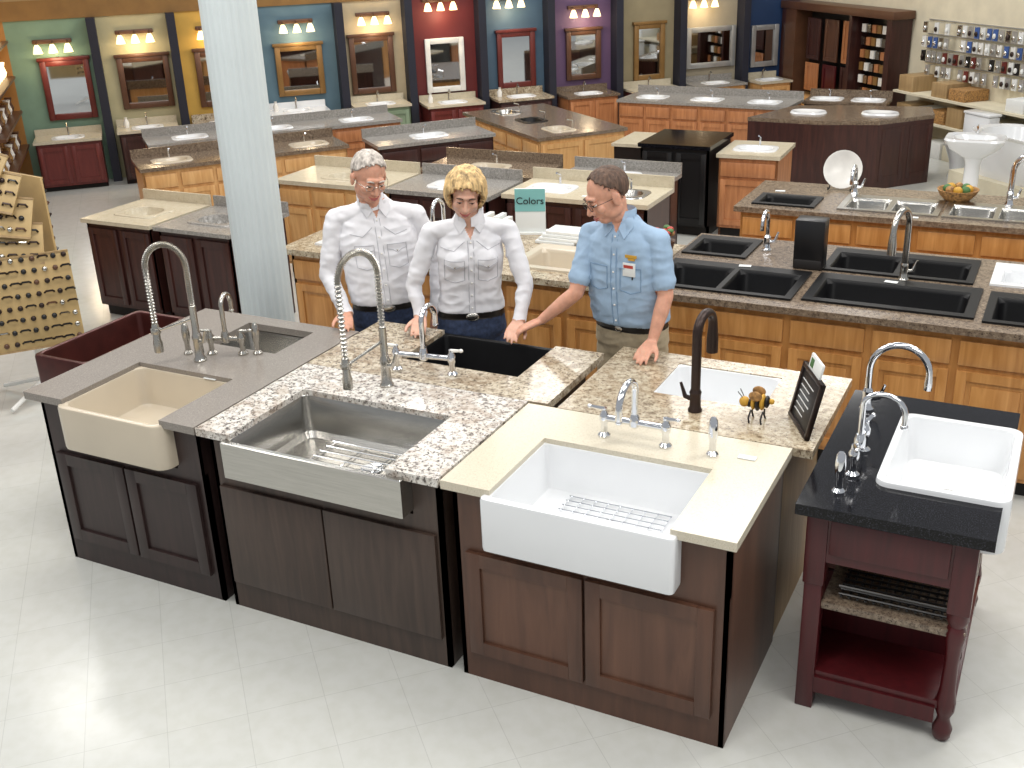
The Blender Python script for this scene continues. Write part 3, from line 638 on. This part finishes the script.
# ------------------------------------------------------------------ people
def remesh(b,name,vox,it=4,fac=.5):
    ob=b.finish('tmp_'+name,recenter=False)
    m=ob.modifiers.new('r','REMESH'); m.mode='VOXEL'; m.voxel_size=vox; m.adaptivity=0
    s=ob.modifiers.new('s','SMOOTH'); s.factor=fac; s.iterations=it
    dg=bpy.context.evaluated_depsgraph_get(); me=bpy.data.meshes.new_from_object(ob.evaluated_get(dg)); bpy.data.objects.remove(ob)
    return me
def seg(b,p,q,r0,r1,k='skin'):
    p=Vector(p);q=Vector(q); b.sweep([p,q],[r0,r1],k,16); b.ell(p,(r0,)*3,k,10); b.ell(q,(r1,)*3,k,10)
def capd(P,a,bb,r0,r1):
    ab=bb-a; t=max(0,min(1,(P-a).dot(ab)/max(ab.length_squared,1e-9))); return (P-a-ab*t).length-(r0+(r1-r0)*t)
def hand(caps,wrist,d,up,curl=.25,side=1,spread=.5):
    d=Vector(d).normalized(); up=Vector(up); up=(up-d*up.dot(d)).normalized(); lat=d.cross(up)*side
    W=Vector(wrist)
    offs=[-.030,-.010,.010,.029]; lens=[.072,.080,.075,.058]
    for i in range(4):
        kn=W+d*(.088-.004*abs(i-1))+lat*offs[i]+up*.004
        caps.append((W+lat*offs[i]*.55,kn,.015,.0115,'skin'))
        fd=(d+lat*offs[i]*spread*8*.5).normalized(); p=kn; a=curl*.3
        for j,f in enumerate((.45,.3,.25)):
            dd=(fd*math.cos(a)-up*math.sin(a)); q=p+dd*lens[i]*f; caps.append((p,q,.0100-.0012*j,.0092-.0012*j,'skin')); p=q; a+=curl
    t0=W+d*.02-lat*.022; t1=W+d*.06-lat*.052-up*.006; t2=t1+d*.032-lat*.012-up*.004; t3=t2+d*.026-lat*.002-up*.004
    caps.append((t0,t1,.015,.012,'skin')); caps.append((t1,t2,.0115,.0105,'skin')); caps.append((t2,t3,.0105,.0085,'skin'))
def person(name,o):
    fw=Vector((o['fw'][0],o['fw'][1],0)).normalized(); e1=Vector((-fw.y,fw.x,0))
    root=bpy.data.objects.new(name,None); root.empty_display_size=.2; hc=Vector(o['hip']); root.location=(hc.x,hc.y,0); sc.collection.objects.link(root)
    zb=o['zb']; sh=(Vector(o['shL'])+Vector(o['shR']))/2; neck=Vector(o['neck']); zs=sh.z
    caps=[]; S=o.get('s',1)
    b=Bd()
    rings=o['rings']
    loops=[]
    for (z,hw,hd,fo) in rings:
        t=max(0,min(1,(z-zb)/(zs-zb))); c=hc.lerp(sh,t); c.z=z; c=c+fw*fo
        n=28; L=[]
        for j in range(n):
            a=2*math.pi*j/n; ca,sa=math.cos(a),math.sin(a)
            ex=.8; L.append(c+e1*hw*math.copysign(abs(ca)**ex,ca)+fw*hd*math.copysign(abs(sa)**ex,sa))
        loops.append(L)
    b.loft(loops,'skin')
    sl=o['sleeve']
    for side,key in ((-1,'L'),(1,'R')):
        s=Vector(o['sh'+key]);e=Vector(o['el'+key]);w=Vector(o['wr'+key])
        caps.append((neck-Vector((0,0,.060))+e1*side*.03,s+Vector((0,0,.002)),.046*S,.046*S,'shirt'))
        em=s.lerp(e,.72)
        caps.append((s,s.lerp(e,.35),.050*S,.051*S,'shirt')); caps.append((s.lerp(e,.35),em,.051*S,.048*S,'shirt'))
        if sl=='short': caps.append((em,em.lerp(e,.1),.053*S,.052*S,'shirt')); caps.append((em,e,.042*S,.038*S,'skin')); caps.append((e,e.lerp(w,.35),.038*S,.038*S,'skin')); caps.append((e.lerp(w,.35),w,.038*S,.025*S,'skin'))
        else: caps.append((em,e,.047*S,.043*S,'shirt')); caps.append((e,w,.042*S,.032*S,'shirt')); caps.append((w-(w-e).normalized()*.03,w,.034*S,.035*S,'shirt'))
        hd=o['hd'+key]; hand(caps,w+ (Vector(hd).normalized()*.015),hd,o['hu'+key],o.get('curl'+key,.25),o['hs'+key])
    caps.append((neck-Vector((0,0,.05)),neck+(Vector(o['head'])-neck)*.75,.058*S,.054*S,'neck'))
    for side in (-1,1):
        h=hc+e1*side*.09; h.z=zb-.14; k=hc+e1*side*.11+fw*.02; k.z=.48; a=hc+e1*side*.12; a.z=.09
        caps.append((h,k,.098*S,.066*S,'pants')); caps.append((k,a,.066*S,.052*S,'pants'))
        t=a+fw*.16; t.z=.045; aa=a.copy(); aa.z=.05; caps.append((aa-fw*.03,t,.042,.04,'shoe'))
    for (p,q,r0,r1,l) in caps: seg(b,p,q,r0,r1)
    for (c,r) in o.get('bulge',[]):
        cc=hc.lerp(sh,(c[2]-zb)/(zs-zb)); cc.z=c[2]; b.ell(cc+e1*c[0]+fw*c[1],r,'skin',12)
    me=remesh(b,name,.0055,7)
    mk=[o['shirt'],o['pants'],'belt',o['skin'],'shoe']
    me.materials.clear()
    for k in mk: me.materials.append(MT[k])
    lab=[0]*len(me.polygons)
    capv=[(Vector(p),Vector(q),r0,r1,l) for p,q,r0,r1,l in caps]
    for pi,p in enumerate(me.polygons):
        c=p.center; best=1e9;bl=None
        for (a,q,r0,r1,l) in capv:
            if abs(c.z-a.z)>.5 and abs(c.z-q.z)>.5: continue
            d=capd(c,a,q,r0,r1)
            if d<best: best=d;bl=l
        t=max(0,min(1,(c.z-zb)/(zs-zb))); cc=hc.lerp(sh,t); rel=c-cc; u=rel.dot(e1); v=rel.dot(fw)
        hw=.15;hd=.1
        for i in range(len(rings)-1):
            if rings[i][0]<=c.z<=rings[i+1][0]:
                f=(c.z-rings[i][0])/(rings[i+1][0]-rings[i][0]); hw=rings[i][1]*(1-f)+rings[i+1][1]*f; hd=rings[i][2]*(1-f)+rings[i+1][2]*f
        intor=(rings[0][0]<c.z<rings[-1][0]) and abs(u)<hw+.01 and abs(v)<hd+.04
        dt=math.sqrt((u/hw)**2+(v/hd)**2)-1
        if intor and bl!='skin' and bl!='shirt' or (intor and dt*hd<best):
            m=0 if c.z>zb+.02 else (2 if c.z>zb-.02 else 1)
        else:
            m={'shirt':0,'skin':3,'neck':3,'pants':1,'shoe':4}[bl]
        if bl=='neck' and best<.012 and c.z>neck.z-.005: m=3
        if m==0 and v>0 and c.z>neck.z-o['vn']-.02 and abs(u-0)<(c.z-(neck.z-o['vn']))*.42 and abs(u)<.07: m=3
        lab[pi]=m
    me.polygons.foreach_set('material_index',lab)
    vm=[0]*len(me.vertices)
    for pi,p in enumerate(me.polygons):
        if lab[pi]==0:
            for vi in p.vertices: vm[vi]=1
        elif lab[pi]==1:
            for vi in p.vertices: vm[vi]=max(vm[vi],.7)
    me.update(); nn=[v.normal.copy() for v in me.vertices]
    for i,v in enumerate(me.vertices):
        if vm[i]:
            c=v.co; n1=noise.noise(Vector((c.x*8+c.z*9,c.y*8,c.z*15-c.x*7))); n1=1-abs(n1)*2.2; n2=noise.noise(Vector((c.x*24,c.y*24+c.z*12,c.z*34)))
            v.co=c+nn[i]*(.003+.0048*n1+.0030*n2)*vm[i]
    me.polygons.foreach_set('use_smooth',[True]*len(me.polygons)); me.update()
    me.transform(Matrix.Translation(-root.location))
    bo=bpy.data.objects.new('body',me); bo.parent=root; sc.collection.objects.link(bo)
    bvh=BVHTree.FromPolygons([v.co+root.location for v in me.vertices],[list(p.vertices) for p in me.polygons])
    def proj(u,z,off=.003):
        t=max(0,min(1,(z-zb)/(zs-zb))); cc=hc.lerp(sh,t); cc.z=z
        h=bvh.ray_cast(cc+fw*.6+e1*u,-fw)
        return (h[0] if h[0] is not None else cc+fw*.12+e1*u)+fw*off
    d=Bd(); sk=o['seam']
    def line(pts,r=.0020,k=sk,off=.001):
        Q=[]
        for i in range(len(pts)-1):
            for j in range(6): t=j/6; Q.append(proj(pts[i][0]*(1-t)+pts[i+1][0]*t,pts[i][1]*(1-t)+pts[i+1][1]*t,off))
        Q.append(proj(*pts[-1],off)); d.sweep(Q,r,k,6)
    z0=zb+.03; zn=neck.z-o['vn']
    line([(-.014,z0),(-.014,zn)]); line([(.014,z0),(.014,zn)])
    for i in range(6):
        p=proj(0,z0+.02+(zn-z0-.03)*i/5,.002); d.ell(p,(.005,.005,.005),'wcer',6)
    zp=zs-.12
    for s in (-1,1):
        c=s*.085; line([(c-.05,zp),(c+.05,zp),(c+.05,zp-.11),(c,zp-.125),(c-.05,zp-.11),(c-.05,zp)])
        if o.get('flap'): line([(c-.05,zp-.025),(c-.025,zp-.03),(c,zp-.045),(c+.025,zp-.03),(c+.05,zp-.025)]); d.ell(proj(c,zp-.035,.002),(.005,.005,.005),'nik',6)
        if o.get('flap'): line([(s*.03,zs-.03),(s*.085,zs-.075),(s*.15,zs-.06)])
    for s in (-1,1):
        P=[(s*.028,neck.z+.015),(s*.075,neck.z+.03),(s*.080,neck.z-.035),(s*.05,neck.z-.085),(s*.016,neck.z-.04)]
        q=[proj(u,min(z,neck.z-.0),.010) for u,z in P]
        q[0]=neck+e1*s*.045+fw*.052+Vector((0,0,.035)); q[1]=neck+e1*s*.066-fw*.005+Vector((0,0,.035))
        q2=[p-fw*.004-Vector((0,0,.004)) for p in q]
        d.loft([[tuple(x) for x in q2],[tuple(x) for x in q]],o['shirt'])
    L=[]
    for (r,dz) in ((.069,-.02),(.069,.03),(.064,.038),(.060,.0)):
        L.append([tuple(neck+e1*r*math.cos(a)+fw*(r*.95)*math.sin(a)+Vector((0,0,dz-(.03 if math.sin(a)>.3 else 0)*math.sin(a)))) for a in [math.radians(-240+30+ (300*j/20)) for j in range(21)]])
    n=21; vs=[p for l in L for p in l]; fs=[[i*n+j,i*n+j+1,(i+1)*n+j+1,(i+1)*n+j] for i in range(3) for j in range(n-1)]
    d.add(vs,fs,o['shirt'])
    bk=proj(0,zb,.006); 
    R3=Matrix((e1,fw,Vector((0,0,1)))).transposed()
    d.ell(bk,(.034,.008,.022) if o.get('bigbuckle') else (.02,.007,.017),'nik',12,R3)
    if o.get('badge'):
        p=proj(.085,zp+.0,.006); d.M=Matrix.Translation(p)@R3.to_4x4(); d.box(-.035,-.003,-.035,.03,.003,.03,'paper',.001); d.box(-.03,.0031,.005,.02,.004,.02,'red'); 
        d.M=Matrix.Translation(proj(.09,zs-.06,.005))@R3.to_4x4(); d.box(-.03,-.002,-.006,.03,.003,.008,'yel'); d.box(-.015,-.002,-.018,.02,.003,-.008,'yel'); d.M=Matrix.Identity(4)
        p=proj(.1,zp+.02,.01); d.sweep([p,p-Vector((0,0,.07))],.004,'blk',6)
    do=d.finish('clothing_details',sharp=40); do.location-=root.location; do.parent=root
    H=Vector(o['head']); f=Vector(o['look']).normalized(); xx=f.cross(Vector((0,0,1))).normalized(); uu=xx.cross(f); 
    rt=Matrix.Rotation(math.radians(o.get('tilt',0)),3,f); xx=rt@xx; uu=rt@uu
    MH=Matrix.Translation(H)@Matrix((xx,f,uu)).transposed().to_4x4()@Matrix.Scale(o.get('hscale',1),4)
    h=Bd(); E=h.ell; fem=o.get('fem',False)
    E((0,-.018,.032),(.078,.094,.086),'skin',18); E((0,.018,-.028),(.066 if not fem else .063,.072,.08),'skin',16)
    E((0,.046,-.086),(.036 if not fem else .029,.034,.026),'skin'); 
    for s in (-1,1):
        E((s*.040,.008,-.060),(.027,.045,.034),'skin'); E((s*.038,.060,-.026),(.024,.022,.022),'skin'); E((s*.081,-.008,-.012),(.009,.02,.032),'skin'); E((s*.084,-.014,.0),(.008,.017,.019),'skin')
        E((s*.012,.094,-.037),(.009,.010,.008),'skin',8)
    seg(h,(-.034,.074,.024),(0,.083,.026),.012,.011); seg(h,(.034,.074,.024),(0,.083,.026),.012,.011)
    seg(h,(0,.086,.008),(0,.108,-.032),.009,.0125); 
    E((0,.078,-.066),(.026,.016,.018),'skin',10)
    seg(h,(0,-.022,-.04),(0,-.006,-.095),.052,.050)
    hm=remesh(h,'head',.0035,3); hm.materials.clear(); hm.materials.append(MT[o['skin']])
    hm.polygons.foreach_set('use_smooth',[True]*len(hm.polygons)); hm.transform(MH); hm.transform(Matrix.Translation(-root.location))
    ho=bpy.data.objects.new('head',hm); sc.collection.objects.link(ho); ho.parent=root
    g=Bd(); g.M=MH
    for s in (-1,1):
        g.ell((s*.031,.077,.004),(.014,.011,.010),'eyew',12); g.ell((s*.031-.001,.0868,.0005),(.0062,.003,.006),'iris',10)
        g.ell((s*.031,.0775,.0085),(.0158,.0125,.0085),o['skin'],12)
        g.sweep([(s*.014,.093,.024),(s*.03,.093,.030),(s*.047,.083,.025)],[.003,.0042,.002],o['browk'],8)
        g.sweep([(s*.018,.0895,.004),(s*.031,.091,.0035),(s*.044,.085,.004)],.0014,'iris',6)
    g.sweep([(-.026,.083,-.060),(-.012,.0935,-.066),(0,.0955,-.067),(.012,.0935,-.066),(.026,.083,-.060)],[.002,.0045,.005,.0045,.002],'lip',8)
    g.sweep([(-.016,.089,-.0725),(0,.093,-.0755),(.016,.089,-.0725)],[.002,.0045,.002],'lip',8)
    if o.get('smile'): g.ell((0,.0935,-.0695),(.014,.0045,.0028),'eyew',8)
    if o.get('glasses'):
        for s in (-1,1):
            g.sweep([(s*.033+.021*math.cos(a),.101,-.001+.015*math.sin(a)) for a in [i*math.pi/8 for i in range(17)]],.0014,o['glasses'],6)
            g.sweep([(s*.054,.101,.004),(s*.078,.05,.004),(s*.086,-.01,.0)],.0014,o['glasses'],6)
        g.sweep([(-.012,.101,.002),(0,.106,.005),(.012,.101,.002)],.0014,o['glasses'],6)
    go=g.finish('face_features'); go.location-=root.location; go.parent=root
    bm=bmesh.new(); bmesh.ops.create_icosphere(bm,subdivisions=6,radius=1)
    keep=o['keep']
    def jit(c):
        n=noise.noise(c*9)*.09+noise.noise(c*28)*.05
        return keep(Vector((c.x,c.y+n,c.z-n)))
    dead=[fc for fc in bm.faces if not jit(fc.calc_center_median())]
    bmesh.ops.delete(bm,geom=dead,context='FACES')
    hcn,hr,amp=Vector(o['hairc']),o['hairr'],o['hamp']
    for v in bm.verts:
        dd=v.co.normalized(); P=Vector((dd.x*2.2,dd.y*2.2,dd.z*1.0))
        nz=noise.noise(P*o.get('hf',3))+.35*noise.noise(P*o.get('hf',3)*4)
        k=(1+amp*nz)
        w=1.0
        if fem: w=1+.10*max(0,-dd.z+.1)*(1 if dd.z>-.75 else .4)
        v.co=hcn+Vector((dd.x*hr[0]*w,dd.y*hr[1],dd.z*hr[2]))*k
    hm=bpy.data.meshes.new('hair'); bm.to_mesh(hm); bm.free(); hm.materials.append(MT[o['hairk']]); hm.polygons.foreach_set('use_smooth',[True]*len(hm.polygons))
    hm.transform(MH); hm.transform(Matrix.Translation(-root.location))
    hob=bpy.data.objects.new('hair',hm); sc.collection.objects.link(hob); hob.parent=root
    so=hob.modifiers.new('s','SOLIDIFY'); so.thickness=.020 if fem else .007; so.offset=-1
def thrk(pts):
    def f(d):
        y=d.y
        if y>=pts[-1][0]: return False
        if y<=pts[0][0]: return d.z>pts[0][1]
        for i in range(len(pts)-1):
            if pts[i][0]<=y<=pts[i+1][0]:
                t=(y-pts[i][0])/(pts[i+1][0]-pts[i][0]); return d.z>pts[i][1]*(1-t)+pts[i+1][1]*t
    return f
def thrw(d):
    a=thrk([(-.2,-.92),(.30,-.84),(.50,-.35),(.58,.12),(.76,.46),(.90,.58)])
    return a(d)
def mrings(zb,zs,zn,w=1,belly=.0):
    return [(zb-.2,.13*w,.095,0),(zb-.10,.178*w,.122,0),(zb-.02,.172*w,.122+belly*.5,0),(zb+.03,.182*w,.128+belly,.01),(zb+.12,.186*w,.130+belly,.01),(zb+.25,.194*w,.126+belly*.4,.01),(zs-.10,.196*w,.118,.005),(zs-.01,.170*w,.098,0),(zs+.04,.12*w,.08,0),(zn,.064,.06,0)]
person('man_in_white_shirt',dict(fw=(.62,-.79),hip=(-3.23,4.74,.95),zb=.955,shL=(-3.43,4.62,1.42),shR=(-3.09,4.87,1.415),neck=(-3.26,4.71,1.52),head=(-3.215,4.655,1.650),look=(.78,-.56,-.38),
  elL=(-3.46,4.55,1.125),wrL=(-3.315,4.475,.965),elR=(-3.02,4.96,1.14),wrR=(-2.98,4.85,.90),hdL=(.55,-.80,-.22),huL=(.1,.1,1),hsL=-1,hdR=(.1,-.3,-.95),huR=(.5,-.8,.3),hsR=1,
  rings=mrings(.955,1.415,1.52,1.05,.012),sleeve='long',shirt='shw',seam='shws',pants='jean',skin='skin2',vn=.09,flap=True,bigbuckle=True,tilt=-4,hscale=1.06,browk='hgw',glasses='nik',smile=True,
  keep=thrk([(-.3,-.62),(-.05,.0),(.25,.14),(.45,.42),(.70,.62)]),hairc=(0,-.018,.034),hairr=(.084,.101,.093),hamp=.035,hairk='hgw'))
person('woman_in_white_shirt',dict(fw=(.53,-.85),hip=(-2.72,4.77,.955),zb=.955,shL=(-2.86,4.64,1.395),shR=(-2.52,4.84,1.39),neck=(-2.67,4.72,1.485),head=(-2.655,4.66,1.605),look=(.45,-.82,-.36),fem=True,s=.88,
  elL=(-2.945,4.58,1.12),wrL=(-2.885,4.535,.975),elR=(-2.40,4.775,1.125),wrR=(-2.385,4.66,.975),hdL=(.40,-.88,-.22),huL=(.1,.1,1),hsL=-1,hdR=(.15,-.93,-.25),huR=(0,.1,1),hsR=1,
  rings=[(.76,.12,.09,0),(.86,.18,.118,0),(.935,.175,.112,0),(.98,.172,.115,.005),(1.08,.154,.107,.005),(1.18,.160,.110,.01),(1.28,.168,.114,.012),(1.35,.160,.098,.0),(1.41,.115,.075,0),(1.485,.055,.052,0)],
  bulge=[((-.068,.085,1.265),(.068,.06,.062)),((.068,.085,1.265),(.068,.06,.062))],sleeve='long',shirt='shw',seam='shws',pants='jean',skin='skin',vn=.12,flap=True,bigbuckle=True,tilt=-6,hscale=1.0,browk='hbr',smile=True,
  keep=thrw,hairc=(0,-.016,.014),hairr=(.108,.118,.122),hamp=.05,hf=2.2,hairk='hbl'))
person('man_in_blue_shirt',dict(fw=(-.12,-.99),hip=(-1.85,4.86,.985),zb=.98,shL=(-2.045,4.80,1.42),shR=(-1.68,4.755,1.43),neck=(-1.875,4.78,1.53),head=(-1.925,4.71,1.637),look=(-.62,-.66,-.42),
  elL=(-2.07,4.67,1.155),wrL=(-2.235,4.615,1.01),elR=(-1.63,4.72,1.175),wrR=(-1.66,4.63,.975),hdL=(-.80,-.45,-.42),huL=(-.2,-.1,1),hsL=-1,hdR=(-.05,-.92,-.24),huR=(0,.1,1),hsR=1,curlL=.4,
  rings=mrings(.98,1.42,1.53,1.04,.015),sleeve='short',shirt='shb',seam='shbs',pants='khk',skin='skin2',vn=.07,badge=True,tilt=4,hscale=1.06,browk='hbr',glasses='blk',
  keep=thrk([(-.3,-.62),(-.05,.0),(.22,.16),(.38,.45),(.56,.70)]),hairc=(0,-.018,.034),hairr=(.084,.101,.092),hamp=.03,hairk='hbr'))
# ------------------------------------------------------------------ camera
R=Vector((0.89255,0.44948,-0.03633));U=Vector((-0.14654,0.36531,0.91928));W=Vector((-0.42647,0.81518,-0.39192))
cam=bpy.data.cameras.new('camera'); cam.sensor_width=36; cam.lens=1098.55/1024*36
co=bpy.data.objects.new('camera',cam); sc.collection.objects.link(co)
m=Matrix((R,U,-W)).transposed().to_4x4(); m.translation=(0,0,2.8558); co.matrix_world=m; sc.camera=co
# ------------------------------------------------------------------ light
def area(name,x,y,z,sx,sy,p,c=(1,.97,.925),rot=0):
    l=bpy.data.lights.new(name,'AREA'); l.shape='RECTANGLE'; l.size=sx; l.size_y=sy; l.energy=p; l.color=c
    o=bpy.data.objects.new(name,l); o.location=(x,y,z); o.rotation_euler=(0,0,math.radians(rot)); sc.collection.objects.link(o)
for (x,y) in ((-5.5,2),(-1.5,1.2),(2,2.5),(-3.5,4.8),(.5,5),(-7.5,7),(-3,8.5),(1,9),(-6.5,11),(-3,13)):  # lamp front right of the islands is an added fill for their dark side
    area('ceiling_fluorescent_and_fill',x,y,4.6,3.2,.7,90,rot=45)
w=bpy.data.worlds.new('world'); sc.world=w; w.use_nodes=True; bg=w.node_tree.nodes['Background']; bg.inputs[0].default_value=(.93,.96,1,1); bg.inputs[1].default_value=.43
